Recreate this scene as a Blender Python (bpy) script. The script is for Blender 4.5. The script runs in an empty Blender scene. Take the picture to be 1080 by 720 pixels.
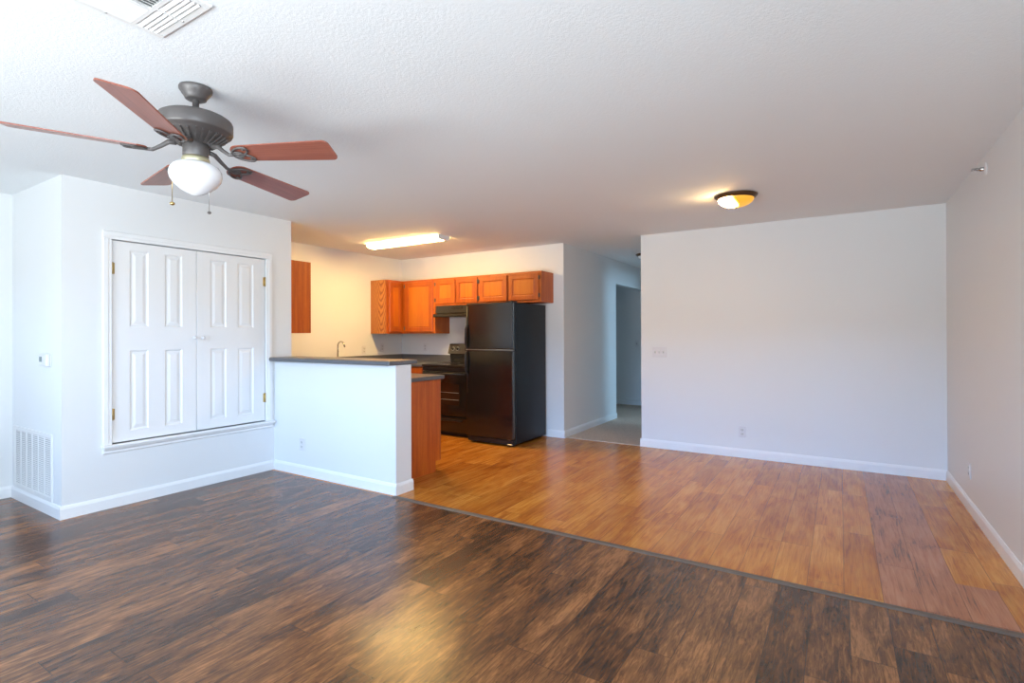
import bpy, bmesh, math, random
from mathutils import Vector, Matrix
random.seed(4)
C = bpy.context.scene.collection
PI = math.pi
def R(a): return math.radians(a)

# ------------------------------------------------------------------ camera
CAM_H, YAW, PITCH, ROLL, FPX, Y0 = 1.2938, 0.5594, 0.0037, -0.0034, 552.83, 350.911
F0 = Vector((-math.sin(YAW), math.cos(YAW), 0)); R0 = Vector((math.cos(YAW), math.sin(YAW), 0)); Z0 = Vector((0, 0, 1))
fw = F0*math.cos(PITCH) + Z0*math.sin(PITCH); up0 = Z0*math.cos(PITCH) - F0*math.sin(PITCH)
rt = R0*math.cos(ROLL) + up0*math.sin(ROLL); up = up0*math.cos(ROLL) - R0*math.sin(ROLL)
cam = bpy.data.cameras.new('camera'); camo = bpy.data.objects.new('camera', cam); C.objects.link(camo)
camo.matrix_world = Matrix(((rt.x, up.x, -fw.x, 0), (rt.y, up.y, -fw.y, 0), (rt.z, up.z, -fw.z, CAM_H), (0, 0, 0, 1)))
cam.sensor_width = 36; cam.lens = FPX/1080*36; cam.shift_y = (Y0-360)/1080; cam.clip_start = 0.02
bpy.context.scene.camera = camo

# ------------------------------------------------------------------ world, daylight, exposure
sc = bpy.context.scene
sc.view_settings.view_transform = 'Standard'; sc.view_settings.look = 'None'
sc.view_settings.exposure = 0.27; sc.view_settings.gamma = 1; sc.view_settings.use_curve_mapping = False
w = bpy.data.worlds.new('sky'); sc.world = w; w.use_nodes = True
bg = w.node_tree.nodes['Background']; bg.inputs[0].default_value = (0.55, 0.74, 1, 1); bg.inputs[1].default_value = 1.0
def area(name, loc, rot, sx, sy, power, col):
    l = bpy.data.lights.new(name, 'AREA'); l.shape = 'RECTANGLE'; l.size = sx; l.size_y = sy; l.energy = power; l.color = col
    o = bpy.data.objects.new(name, l); C.objects.link(o); o.location = loc; o.rotation_euler = rot
    return o
area('daylight_sky', (-0.8, -9.0, 3.35), (R(80), 0, 0), 6.0, 1.15, 1420, (0.31, 0.555, 1))
area('daylight_ground', (-1.6, -6.0, -0.03), (PI, 0, 0), 5.6, 7.2, 2000, (0.94, 0.98, 1))
area('added_side_fill', (1.5, -0.75, 1.25), (R(86), 0, R(90)), 1.9, 1.9, 190, (0.80, 0.90, 1))  # added fill lamp, brightens the closet front and back wall
area('daylight_bedroom', (1.95, 8.0, 1.45), (R(90), 0, R(90)), 1.6, 1.4, 100, (0.42, 0.72, 1))

# ------------------------------------------------------------------ material helpers
class NT:
    def __init__(s, name):
        s.m = bpy.data.materials.new(name); s.m.use_nodes = True; s.t = s.m.node_tree; s.n = s.t.nodes
        s.b = s.n['Principled BSDF']
    def new(s, ty, **kw):
        n = s.n.new(ty)
        for k, v in kw.items():
            if k.startswith('i_'):
                k = k[2:]; k = int(k) if k.isdigit() else k
                s.put(n.inputs[k], v)
            else: setattr(n, k, v)
        return n
    def put(s, sock, v):
        if isinstance(v, bpy.types.NodeSocket): s.t.links.new(v, sock)
        else: sock.default_value = v
    def math(s, op, a, b=0.0, c=None):
        n = s.n.new('ShaderNodeMath'); n.operation = op; s.put(n.inputs[0], a); s.put(n.inputs[1], b)
        if c is not None: s.put(n.inputs[2], c)
        return n.outputs[0]
    def mix(s, f, a, b, mode='MIX'):
        n = s.n.new('ShaderNodeMix'); n.data_type = 'RGBA'; n.blend_type = mode
        s.put(n.inputs[0], f); s.put(n.inputs[6], a); s.put(n.inputs[7], b)
        return n.outputs[2]
    def ramp(s, f, *stops):
        n = s.n.new('ShaderNodeValToRGB'); s.put(n.inputs[0], f); e = n.color_ramp.elements
        while len(e) < len(stops): e.new(0.5)
        for q, (p, c) in zip(e, stops): q.position = p; q.color = tuple(c)+((1,) if len(c) == 3 else ())
        return n.outputs[0]
    def noise(s, vec, scale, detail=3, rough=0.5, dist=0.0):
        n = s.new('ShaderNodeTexNoise', i_Vector=vec, i_Scale=scale, i_Detail=detail, i_Roughness=rough, i_Distortion=dist)
        return n.outputs[0]
    def comb(s, x, y, z):
        n = s.n.new('ShaderNodeCombineXYZ')
        for i, v in enumerate((x, y, z)): s.put(n.inputs[i], v)
        return n.outputs[0]
    def sep(s, v):
        n = s.n.new('ShaderNodeSeparateXYZ'); s.put(n.inputs[0], v); return n.outputs
    def obj(s): return s.n.new('ShaderNodeTexCoord').outputs['Object']
    def rand(s): return s.n.new('ShaderNodeObjectInfo').outputs['Random']
    def set(s, **kw):
        for k, v in kw.items():
            s.put(s.b.inputs[k.replace('_', ' ')], v)
        return s
    def bump(s, h, strength, dist=0.01):
        n = s.new('ShaderNodeBump', i_Height=h, i_Strength=strength, i_Distance=dist)
        s.t.links.new(n.outputs[0], s.b.inputs['Normal'])

def rgba(c): return (c[0], c[1], c[2], 1)
def plain(name, col, rough=0.5, metal=0.0, spec=0.5, var=0.03, scale=20):
    t = NT(name)
    f = t.noise(t.obj(), scale, 3)
    t.set(Base_Color=t.mix(f, rgba([c*(1-var) for c in col]), rgba([c*(1+var) for c in col])), Roughness=rough, Metallic=metal)
    t.b.inputs['Specular IOR Level'].default_value = spec
    return t.m
def paint(name, col, rough, bs, scale, dist):
    t = NT(name); p = t.obj()
    t.set(Base_Color=rgba(col), Roughness=rough)
    t.bump(t.noise(p, scale, 4, 0.6), bs, dist)
    return t.m
def wood(name, dark, mid, light, rough=0.35, axis='z', scale=1.0, stretch=14, coat=0.0, arch=0.0):
    t = NT(name); s = t.sep(t.obj()); r = t.math('MULTIPLY', t.rand(), 37.0)
    x, y, z = s[0], s[1], s[2]
    k = 1.0/stretch
    if axis == 'z': v = t.comb(t.math('ADD', x, r), t.math('ADD', y, r), t.math('MULTIPLY', z, k))
    elif axis == 'x': v = t.comb(t.math('MULTIPLY', x, k), t.math('ADD', y, r), t.math('ADD', z, r))
    else: v = t.comb(t.math('ADD', x, r), t.math('MULTIPLY', y, k), t.math('ADD', z, r))
    big = t.noise(v, 9*scale, 3, 0.55, 0.6)
    fine = t.noise(v, 130*scale, 3, 0.6)
    f = t.math('ADD', t.math('MULTIPLY', big, 0.65), t.math('MULTIPLY', fine, 0.35))
    if arch:
        wv = t.new('ShaderNodeTexWave', i_Vector=t.comb(t.math('ADD', x, t.math('MULTIPLY', r, .03)), y, t.math('MULTIPLY', z, 0.22)), i_Scale=7.0, i_Distortion=7.0, i_Detail=2.0)
        f = t.math('ADD', t.math('MULTIPLY', f, 1-arch), t.math('MULTIPLY', wv.outputs['Fac'], arch))
    t.set(Base_Color=t.ramp(f, (0.3, dark), (0.5, mid), (0.7, light)), Roughness=rough)
    t.b.inputs['Coat Weight'].default_value = coat
    t.bump(fine, 0.08, 0.002)
    return t.m

M = {}
M['wall'] = paint('wall_paint', (0.79, 0.80, 0.805), 0.42, 0.18, 130, 0.004)
M['ceiling'] = paint('ceiling_texture', (0.845, 0.870, 0.890), 0.8, 0.22, 85, 0.008)
M['trim'] = paint('trim_paint', (0.85, 0.855, 0.86), 0.3, 0.03, 60, 0.002)
M['door'] = paint('door_paint', (0.83, 0.83, 0.83), 0.35, 0.05, 160, 0.002)
M['oak'] = wood('orange_oak', (0.25, 0.046, 0.005), (0.42, 0.090, 0.008), (0.51, 0.130, 0.013), 0.36)
M['oak_panel'] = wood('orange_oak_panel', (0.41, 0.095, 0.006), (0.51, 0.138, 0.009), (0.57, 0.178, 0.015), 0.36)
M['oak_side'] = wood('oak_side_veneer', (0.34, 0.058, 0.004), (0.50, 0.102, 0.007), (0.60, 0.16, 0.015), 0.4, scale=2.6, stretch=16)
# broad cathedral grain of the end panel nearest the sink
t = NT('cathedral_oak_veneer'); q = t.sep(t.obj())
u = t.math('SUBTRACT', q[1], 0.10)
wob = t.noise(t.comb(q[0], q[1], t.math('MULTIPLY', q[2], 0.4)), 14, 3, 0.6)
arch = t.math('ADD', t.math('MULTIPLY', t.math('ADD', q[2], t.math('MULTIPLY', wob, 0.16)), 60.0), t.math('MULTIPLY', t.math('MULTIPLY', u, u), -1500.0))
ln = t.math('ADD', t.math('MULTIPLY', t.math('SINE', arch), 0.5), 0.5)
ff = t.noise(t.comb(q[0], q[1], t.math('MULTIPLY', q[2], 0.06)), 150, 3, 0.6)
ln = t.math('ADD', t.math('MULTIPLY', t.math('POWER', ln, 2.0), 0.6), t.math('MULTIPLY', ff, 0.4))
t.set(Base_Color=t.ramp(ln, (0.15, (0.56, 0.22, 0.045)), (0.45, (0.47, 0.155, 0.026)), (0.8, (0.24, 0.060, 0.010))), Roughness=0.4)
M['oak_cathedral'] = t.m
M['dark_gap'] = plain('dark_gap', (0.02, 0.012, 0.008), 0.7)
M['black'] = plain('black_enamel', (0.010, 0.009, 0.008), 0.17, spec=0.95, var=0.1)
M['black_matte'] = plain('black_plastic', (0.014, 0.014, 0.015), 0.38)
M['black_textured'] = NT('black_leather_grain_steel').set(Base_Color=(0.008, 0.0085, 0.010, 1), Roughness=0.36, Specular_IOR_Level=0.3).m
M['glass_black'] = plain('oven_glass', (0.035, 0.016, 0.009), 0.08, var=0.2)
M['chrome'] = plain('chrome', (0.55, 0.55, 0.54), 0.2, 1.0)
M['steel'] = plain('brushed_steel', (0.5, 0.5, 0.5), 0.32, 1.0)
M['brass'] = plain('brass', (0.55, 0.40, 0.16), 0.3, 1.0)
M['pale_brass'] = plain('pale_brass', (0.55, 0.50, 0.33), 0.4, 0.7)
M['bronze'] = plain('oil_rubbed_bronze', (0.125, 0.112, 0.108), 0.45, 0.35, var=0.12)
M['bronze_lit'] = plain('bronze_pan', (0.10, 0.055, 0.025), 0.4, 0.6)
M['globe'] = NT('opal_glass').set(Base_Color=(0.86, 0.86, 0.88, 1), Roughness=0.12).m
M['white_plastic'] = plain('white_plastic', (0.74, 0.735, 0.75), 0.3, var=0.01)
M['cream_plastic'] = plain('cream_plastic', (0.70, 0.70, 0.68), 0.35, var=0.01)
M['slot'] = plain('slot_dark', (0.09, 0.09, 0.10), 0.6)
M['lcd'] = plain('grey_lcd', (0.16, 0.21, 0.21), 0.2)
M['metal_white'] = plain('white_enamel_metal', (0.80, 0.80, 0.79), 0.4, var=0.01)
M['register_duct'] = plain('grey_duct', (0.30, 0.30, 0.29), 0.7)
M['vent_dark'] = plain('duct_dark', (0.06, 0.065, 0.065), 0.7)
M['strip'] = plain('grey_vinyl_strip', (0.135, 0.098, 0.074), 0.4, var=0.15, scale=60)
M['blade'] = wood('rosewood_blade', (0.18, 0.048, 0.029), (0.29, 0.086, 0.052), (0.39, 0.135, 0.084), 0.3, axis='x', stretch=20)
M['blade_edge'] = M['blade']

def speckle(name, a, b, rough):
    t = NT(name); p = t.obj()
    f = t.noise(p, 260, 2, 0.7)
    t.set(Base_Color=t.ramp(f, (0.35, a), (0.65, b)), Roughness=rough); return t.m
M['laminate'] = speckle('grey_laminate', (0.085, 0.085, 0.09), (0.15, 0.15, 0.155), 0.32)

def planks(name, pw, pl, x0, seed, tone, gap, rough, grain):
    t = NT(name); s = t.sep(t.obj())
    u = t.math('DIVIDE', t.math('SUBTRACT', s[0], x0), pw); row = t.math('FLOOR', u); fu = t.math('FRACT', u)
    ro = t.new('ShaderNodeTexWhiteNoise', noise_dimensions='2D', i_Vector=t.comb(row, seed, 0)).outputs[0]
    vv = t.math('ADD', t.math('DIVIDE', s[1], pl), t.math('MULTIPLY', ro, 9.0)); col = t.math('FLOOR', vv); fv = t.math('FRACT', vv)
    rn = t.new('ShaderNodeTexWhiteNoise', noise_dimensions='3D', i_Vector=t.comb(row, col, seed)).outputs
    r1 = rn[0]; rc = t.sep(rn[1])
    off = t.math('MULTIPLY', r1, 61.0)
    P = (s, off, rc, r1)
    c, h = grain(t, P)
    du = t.math('MULTIPLY', t.math('MINIMUM', fu, t.math('SUBTRACT', 1.0, fu)), pw)
    dv = t.math('MULTIPLY', t.math('MINIMUM', fv, t.math('SUBTRACT', 1.0, fv)), pl)
    g = t.math('LESS_THAN', t.math('MINIMUM', du, dv), 0.0017)
    c = t.mix(t.math('MULTIPLY', g, gap), c, (0.02, 0.012, 0.008, 1))
    t.set(Base_Color=c, Roughness=rough)
    t.bump(t.math('SUBTRACT', h, t.math('MULTIPLY', g, 2.0)), 0.06, 0.002)
    return t
def grain_dark(t, P):
    s, off, rc, r1 = P
    v = t.comb(t.math('ADD', s[0], off), t.math('MULTIPLY', s[1], 0.25), off)
    blotch = t.noise(v, 9, 3, 0.6, 0.6)
    v2 = t.comb(t.math('ADD', s[0], off), t.math('MULTIPLY', s[1], 0.11), off)
    streak = t.noise(v2, 78, 4, 0.75, 0.8)
    f = t.math('ADD', t.math('MULTIPLY', blotch, 0.45), t.math('MULTIPLY', streak, 0.55))
    f = t.math('ADD', f, t.math('MULTIPLY', t.math('SUBTRACT', r1, 0.5), 0.12))
    c = t.ramp(f, (0.36, (0.042, 0.021, 0.013)), (0.46, (0.105, 0.044, 0.019)), (0.545, (0.205, 0.084, 0.030)), (0.64, (0.36, 0.155, 0.056)))
    return c, streak
def grain_oak(t, P):
    s, off, rc, r1 = P
    v = t.comb(t.math('ADD', s[0], off), t.math('MULTIPLY', s[1], 0.05), off)
    streak = t.noise(v, 62, 4, 0.7, 1.0)
    v2 = t.comb(t.math('ADD', s[0], off), t.math('MULTIPLY', s[1], 0.28), off)
    knot = t.noise(v2, 7, 2, 0.5, 1.0)
    f = t.math('ADD', t.math('MULTIPLY', streak, 0.62), t.math('MULTIPLY', knot, 0.38))
    c1 = t.ramp(f, (0.37, (0.35, 0.100, 0.013)), (0.46, (0.50, 0.168, 0.021)), (0.54, (0.59, 0.225, 0.031)), (0.64, (0.69, 0.31, 0.055)))
    c1 = t.mix(0.8, c1, t.ramp(r1, (0, (0.80, 0.72, 0.66)), (0.5, (1, 1, 1)), (1, (1.10, 1.16, 1.25))), 'MULTIPLY')
    # replaced boards along the right-hand side: redder, greyer in the knots
    c2 = t.ramp(f, (0.38, (0.17, 0.080, 0.048)), (0.45, (0.38, 0.145, 0.066)), (0.55, (0.46, 0.185, 0.090)), (0.68, (0.52, 0.23, 0.12)))
    def rng(q, a, b): return t.math('MULTIPLY', t.math('GREATER_THAN', q, a), t.math('LESS_THAN', q, b))
    p1 = rng(s[0], 0.173, 0.499)
    p2 = t.math('MULTIPLY', rng(s[0], 0.498, 0.662), t.math('LESS_THAN', s[1], 3.52))
    p = t.math('MINIMUM', t.math('ADD', p1, p2), 1.0)
    return t.mix(p, c1, c2), streak
M['floor_dark'] = planks('dark_hickory_laminate', 0.152, 1.22, 0.03, 3.7, 0, 0.6, 0.26, grain_dark).m
M['floor_oak'] = planks('honey_oak_laminate', 0.163, 0.95, 0.173, 8.1, 0, 0.55, 0.27, grain_oak).m
t = NT('beige_carpet'); p = t.obj(); f = t.noise(p, 95, 3, 0.8); g2 = t.noise(p, 9, 3, 0.6)
t.set(Base_Color=t.mix(t.math('MULTIPLY', g2, 0.5), t.ramp(f, (0.3, (0.30, 0.215, 0.155)), (0.66, (0.86, 0.70, 0.56))), (0.50, 0.39, 0.30, 1)), Roughness=0.95)
t.bump(f, 0.35, 0.006); M['carpet'] = t.m

def emit(name, col, strength, bulb=None, col2=None, s2=1.0, rad=0.12):
    t = NT(name); t.set(Base_Color=(0.8, 0.75, 0.65, 1) if bulb is None else (0.42, 0.24, 0.06, 1), Roughness=0.3)
    if bulb is None:
        t.set(Emission_Color=rgba(col), Emission_Strength=strength)
    else:  # glass glows hottest next to the bulb behind it
        d = t.new('ShaderNodeVectorMath', operation='DISTANCE', i_0=t.obj(), i_1=bulb).outputs['Value']
        f = t.math('MINIMUM', t.math('DIVIDE', d, rad), 1.0)
        f = t.math('MULTIPLY', f, f)
        t.set(Emission_Color=t.mix(f, rgba(col), rgba(col2)), Emission_Strength=t.math('ADD', t.math('MULTIPLY', t.math('SUBTRACT', 1.0, f), strength), s2))
    return t.m
M['tube_glow'] = emit('fluorescent_diffuser', (1, 0.63, 0.215), 58.0)
M['bowl_glow'] = emit('amber_glass_bowl', (1, 0.70, 0.34), 120.0, (-0.09, -0.05, -0.05), (1, 0.42, 0.015), 0.75, 0.13)
t = NT('window_glass'); gl = t.new('ShaderNodeBsdfGlossy', i_Roughness=0.02); tr = t.new('ShaderNodeBsdfTransparent', i_Color=(0.96, 0.98, 0.98, 1))
mx = t.new('ShaderNodeMixShader', i_0=0.06); t.t.links.new(tr.outputs[0], mx.inputs[1]); t.t.links.new(gl.outputs[0], mx.inputs[2])
t.t.links.new(mx.outputs[0], t.n['Material Output'].inputs[0]); M['pane'] = t.m
M['concrete'] = plain('patio_concrete', (0.42, 0.41, 0.39), 0.9, var=0.15, scale=5)

# ------------------------------------------------------------------ mesh helpers
class MB:
    def __init__(s): s.bm = bmesh.new()
    def box(s, a, b, bev=0.0, seg=1, mat=0):
        x0, y0, z0 = [min(p, q) for p, q in zip(a, b)]; x1, y1, z1 = [max(p, q) for p, q in zip(a, b)]
        bm = s.bm
        v = [bm.verts.new(p) for p in ((x0,y0,z0),(x1,y0,z0),(x1,y1,z0),(x0,y1,z0),(x0,y0,z1),(x1,y0,z1),(x1,y1,z1),(x0,y1,z1))]
        fs = [bm.faces.new([v[i] for i in q]) for q in ((0,3,2,1),(4,5,6,7),(0,1,5,4),(1,2,6,5),(2,3,7,6),(3,0,4,7))]
        for f in fs: f.material_index = mat
        if bev:
            es = list({e for f in fs for e in f.edges})
            r = bmesh.ops.bevel(bm, geom=es, offset=bev, segments=seg, affect='EDGES', profile=0.5, clamp_overlap=True)
            for f in r['faces']: f.material_index = mat
        return s
    def prism(s, pts, p0, p1, mat=0):
        """extrude polygon: pts are 3D at start, displaced by p1-p0"""
        d = Vector(p1)-Vector(p0); bm = s.bm
        a = [bm.verts.new(Vector(p)) for p in pts]; b = [bm.verts.new(Vector(p)+d) for p in pts]
        n = len(pts); fs = [bm.faces.new(a[::-1]), bm.faces.new(b)]
        for i in range(n): fs.append(bm.faces.new((a[i], a[(i+1) % n], b[(i+1) % n], b[i])))
        for f in fs: f.material_index = mat
        return s
    def lathe(s, prof, seg=48, c=(0, 0, 0), axis='z', a0=0, a1=2*PI, mat=0):
        bm = s.bm; rings = []
        full = abs(a1-a0-2*PI) < 1e-6; n = seg if full else seg+1
        def P(r, h, a):
            ca, sa = math.cos(a)*r, math.sin(a)*r
            q = {'z': (ca, sa, h), 'y': (ca, h, sa), 'x': (h, ca, sa)}[axis]
            return (c[0]+q[0], c[1]+q[1], c[2]+q[2])
        for r, h in prof:
            if r < 1e-6: rings.append([bm.verts.new(P(0, h, 0))])
            else: rings.append([bm.verts.new(P(r, h, a0+(a1-a0)*i/seg)) for i in range(n)])
        for A, B in zip(rings, rings[1:]):
            for i in range(seg):
                j = (i+1) % n
                q = [A[i % len(A)], A[j % len(A)], B[j % len(B)], B[i % len(B)]]
                u = []
                for k in q:
                    if k not in u: u.append(k)
                if len(u) > 2:
                    f = bm.faces.new(u); f.material_index = mat; f.smooth = True
        return s
    def tube(s, pts, r, seg=10, closed=False, cap=True, rz=None):
        bm = s.bm; pts = [Vector(p) for p in pts]; n = len(pts); rings = []
        last = None
        for i, p in enumerate(pts):
            a = pts[(i-1) % n] if (closed or i > 0) else p; b = pts[(i+1) % n] if (closed or i < n-1) else p
            d = (b-a).normalized()
            if last is None:
                h = Vector((0, 0, 1)) if abs(d.z) < 0.9 else Vector((1, 0, 0))
                last = d.cross(h).normalized()
            nn = (last - d*last.dot(d)).normalized(); last = nn; bb = d.cross(nn)
            rr = r[i] if isinstance(r, (list, tuple)) else r
            rings.append([bm.verts.new(p + nn*math.cos(2*PI*k/seg)*rr + bb*math.sin(2*PI*k/seg)*rr) for k in range(seg)])
        m = n if closed else n-1
        for i in range(m):
            A, B = rings[i], rings[(i+1) % n]
            for k in range(seg):
                f = bm.faces.new((A[k], A[(k+1) % seg], B[(k+1) % seg], B[k])); f.smooth = True
        if cap and not closed: bm.faces.new(rings[0][::-1]); bm.faces.new(rings[-1])
        return s
    def sphere(s, c, r, seg=16, sz=1.0):
        pr = [(r*math.sin(PI*i/(seg//2)), -r*sz*math.cos(PI*i/(seg//2))) for i in range(seg//2+1)]
        pr[0] = (0, -r*sz); pr[-1] = (0, r*sz)
        return s.lathe(pr, seg, c)
    def xform(s, m): bmesh.ops.transform(s.bm, matrix=m, verts=s.bm.verts); return s
    def obj(s, name, mat, parent=None, loc=None, rot=None, weld=False):
        bm = s.bm
        if weld: bmesh.ops.remove_doubles(bm, verts=bm.verts, dist=1e-6)
        bmesh.ops.recalc_face_normals(bm, faces=bm.faces)
        me = bpy.data.meshes.new(name); bm.to_mesh(me); bm.free()
        for m in (mat if isinstance(mat, (list, tuple)) else [mat]): me.materials.append(m)
        o = bpy.data.objects.new(name, me); C.objects.link(o)
        if parent: o.parent = parent
        if loc: o.location = loc
        if rot: o.rotation_euler = rot
        return o
def tag(o, label, cat, group=None, kind=None):
    o['label'] = label; o['category'] = cat
    if group: o['group'] = group
    if kind: o['kind'] = kind
    return o
def thing(name, label, cat, loc=(0, 0, 0), rotz=0, group=None, kind=None):
    o = bpy.data.objects.new(name, None); C.objects.link(o); o.empty_display_size = 0.05
    o.location = loc; o.rotation_euler = (0, 0, rotz)
    return tag(o, label, cat, group, kind)
def struct(name, mb, mat, label, cat):
    return tag(mb.obj(name, mat), label, cat, kind='structure')

def copy_thing(root, loc, rotz, label):
    """a repeat of a thing, with copies of its parts and their sub-parts"""
    def cp(o, par):
        c = o.copy(); C.objects.link(c)
        if par is not None: c.parent = par
        for ch in list(o.children): cp(ch, c)
        return c
    r = cp(root, None); r.location = loc; r.rotation_euler = (0, 0, rotz); r['label'] = label
    return r

def panel_slab(w, h, t, xs, zs, rings, bev=0.004):
    """door slab, local x 0..w, z 0..h, front face at y=0 (facing -y), back at y=t.
    xs, zs: panel column / row spans; rings: (inset, depth) steps of each panel's moulding."""
    mb = MB(); bm = mb.bm
    bx = sorted({bev, w-bev} | {v for p in xs for v in p}); bz = sorted({bev, h-bev} | {v for p in zs for v in p})
    def q(pts):
        bm.faces.new([bm.verts.new(p) for p in pts])
    def ispanel(a, b, c, d): return any(abs(p[0]-a) < 1e-6 and abs(p[1]-b) < 1e-6 for p in xs) and any(abs(p[0]-c) < 1e-6 and abs(p[1]-d) < 1e-6 for p in zs)
    for a, b in zip(bx, bx[1:]):
        for c, d in zip(bz, bz[1:]):
            if not ispanel(a, b, c, d): q(((a,0,c),(b,0,c),(b,0,d),(a,0,d))); continue
            last = (0, 0)
            for ins, dep in rings:
                i0, d0 = last
                o = ((a+i0,d0,c+i0),(b-i0,d0,c+i0),(b-i0,d0,d-i0),(a+i0,d0,d-i0)); n = ((a+ins,dep,c+ins),(b-ins,dep,c+ins),(b-ins,dep,d-ins),(a+ins,dep,d-ins))
                for k in range(4): q((o[k], o[(k+1) % 4], n[(k+1) % 4], n[k]))
                last = (ins, dep)
            i0, d0 = last
            q(((a+i0,d0,c+i0),(b-i0,d0,c+i0),(b-i0,d0,d-i0),(a+i0,d0,d-i0)))
            bm.faces.ensure_lookup_table(); bm.faces[-1].material_index = 1
    e = bev
    o = ((0,e,0),(w,e,0),(w,e,h),(0,e,h)); n = ((e,0,e),(w-e,0,e),(w-e,0,h-e),(e,0,h-e)); k_ = ((0,t,0),(w,t,0),(w,t,h),(0,t,h))
    for k in range(4):
        q((o[k], o[(k+1) % 4], n[(k+1) % 4], n[k])); q((k_[k], k_[(k+1) % 4], o[(k+1) % 4], o[k]))
    q(k_)
    return mb

# ------------------------------------------------------------------ room dimensions
H = 2.44
XR, XL = 0.795, -5.681            # right and left walls
YB, YK = 5.942, 5.903             # living back wall, kitchen back wall
XH, XK = -1.955, -2.932           # hall right and left walls
XC, YC0, YC1 = -4.667, 1.451, 3.282   # closet block
YP0, YP1, XP = 3.094, 3.274, -3.048   # half wall
YS = 3.054                        # floor change
YF = -2.0                        # window wall behind the camera
YE = 9.30                         # end of the hall
YD = 7.71                         # hall opening

# ------------------------------------------------------------------ floors and ceiling
struct('floor', MB().box((XL-0.15, YF-0.15, -0.06), (XR+0.15, YS, 0)), M['floor_dark'], 'dark brown hickory plank floor in the living area', 'floor')
struct('floor_kitchen', MB().box((XL-0.15, YS, -0.06), (XR+0.15, YB-0.004, 0)), M['floor_oak'], 'honey oak plank floor in dining area and kitchen, with redder replaced boards', 'floor')
struct('floor_hall', MB().box((-4.75, YB-0.004, -0.06), (1.6, YE+0.1, 0.006)), M['carpet'], 'beige carpet in the hallway', 'floor')
struct('ceiling', MB().box((XL-0.15, YF-0.15, H), (1.75, YE+0.1, H+0.08)), M['ceiling'], 'white textured ceiling', 'ceiling')
mb = MB()
mb.prism([(XP+0.01, YS-0.022, 0), (XP+0.01, YS-0.014, 0.007), (XP+0.01, YS+0.012, 0.009), (XP+0.01, YS+0.022, 0)], (0, 0, 0), (XR-XP-0.025, 0, 0))
struct('trim_1', mb, M['strip'], 'thin grey brown strip where dark floor meets oak floor', 'trim')

# ------------------------------------------------------------------ walls
def wall(name, a, b, label, mat='wall'): return struct(name, MB().box(a, b), M[mat], label, 'wall')
wall('wall_back', (XH, YB, 0), (XR+0.15, YB+0.12, H), 'wide white wall with switches and an outlet facing the room')
sy0, sy1, sz0, sz1 = -1.7, 0.2, 0.3, 2.15  # cut-out for the added side window
mb = MB().box((XR, YF-0.15, 0), (XR+0.15, sy0, H)).box((XR, sy1, 0), (XR+0.15, YB, H)).box((XR, sy0, 0), (XR+0.15, sy1, sz0)).box((XR, sy0, sz1), (XR+0.15, sy1, H))
struct('wall_right', mb, M['wall'], 'plain white side wall at the picture edge with a sprinkler', 'wall')
mb = MB()
for a, b in (((sy0, sz0), (sy0+0.05, sz1)), ((sy1-0.05, sz0), (sy1, sz1)), ((sy0, sz0), (sy1, sz0+0.05)), ((sy0, sz1-0.05), (sy1, sz1)), ((sy0, 1.20), (sy1, 1.25))):
    mb.box((XR+0.05, a[0], a[1]), (XR+0.11, b[0], b[1]), 0.004)
wn = struct('window_added', mb, M['trim'], 'added side window out of view, letting in fill light', 'window')  # unseen window added to let the side fill lamp in
MB().box((XR+0.078, sy0+0.04, sz0+0.04), (XR+0.082, sy1-0.04, sz1-0.04)).obj('pane', M['pane'], wn)
wall('wall_left', (XL-0.15, YF-0.15, 0), (XL, YK+0.12, H), 'white outer wall beyond closet and behind kitchen sink')
wall('wall_kitchen_back', (XL, YK, 0), (XK, YK+0.12, H), 'cream kitchen wall behind range and refrigerator')
mb = MB()
mb.box((XK-0.12, YK+0.12, 0), (XK, YD, H)).box((XK-0.12, YD, 2.075), (XK, YE, H))
struct('wall_hall_left', mb, M['wall'], 'hallway side wall ending at a cased-free opening', 'wall')
mb = MB()
mb.box((XH, YB+0.12, 0), (XH+0.12, 7.45, H)).box((XH, 8.55, 0), (XH+0.12, YE, H)).box((XH, 7.45, 2.05), (XH+0.12, 8.55, H))
struct('wall_hall_right', mb, M['wall'], 'hallway side wall hidden behind the wide white wall', 'wall')
wall('wall_hall_end', (-4.75, YE, 0), (1.75, YE+0.1, H), 'dim wall at the far end of the hallway')
wall('wall_bedroom_left', (-4.75, YK+0.12, 0), (-4.65, YE, H), 'wall of the dark room off the hallway')
mb = MB()
mb.box((1.6, YB+0.12, 0), (1.7, 7.2, H)).box((1.6, 8.8, 0), (1.7, YE, H)).box((1.6, 7.2, 0), (1.7, 8.8, 0.8)).box((1.6, 7.2, 2.1), (1.7, 8.8, H)).box((XR+0.15, YB, 0), (1.7, YB+0.12, H))
struct('wall_bedroom_right', mb, M['wall'], 'window wall of the bedroom off the hallway', 'wall')
# closet block
mb = MB()
oy0, oy1, oz0, oz1 = 1.751, 3.003, 0.478, 2.028
mb.box((XC-0.1, YC0, 0), (XC, oy0, H)).box((XC-0.1, oy1, 0), (XC, YC1, H)).box((XC-0.1, oy0, 0), (XC, oy1, oz0)).box((XC-0.1, oy0, oz1), (XC, oy1, H))
struct('wall_closet_front', mb, M['wall'], 'white wall around the double closet doors', 'wall')
wall('wall_closet_side', (XL, YC0, 0), (XC-0.1, YC0+0.1, H), 'narrow white wall with thermostat and return air grille')
wall('wall_closet_back', (XL, YC1-0.1, 0), (XC-0.1, YC1, H), 'kitchen side of the closet wall')
wall('wall_half', (XC, YP0, 0), (XP, YP1, 1.048), 'low white half wall carrying the grey bar top')
wall('wall_light_block', (XL, YF, 0), (-4.9, -0.4, H), 'added unseen wall block shading the narrow closet wall')  # unseen block added to hold window light off the thermostat wall
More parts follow.
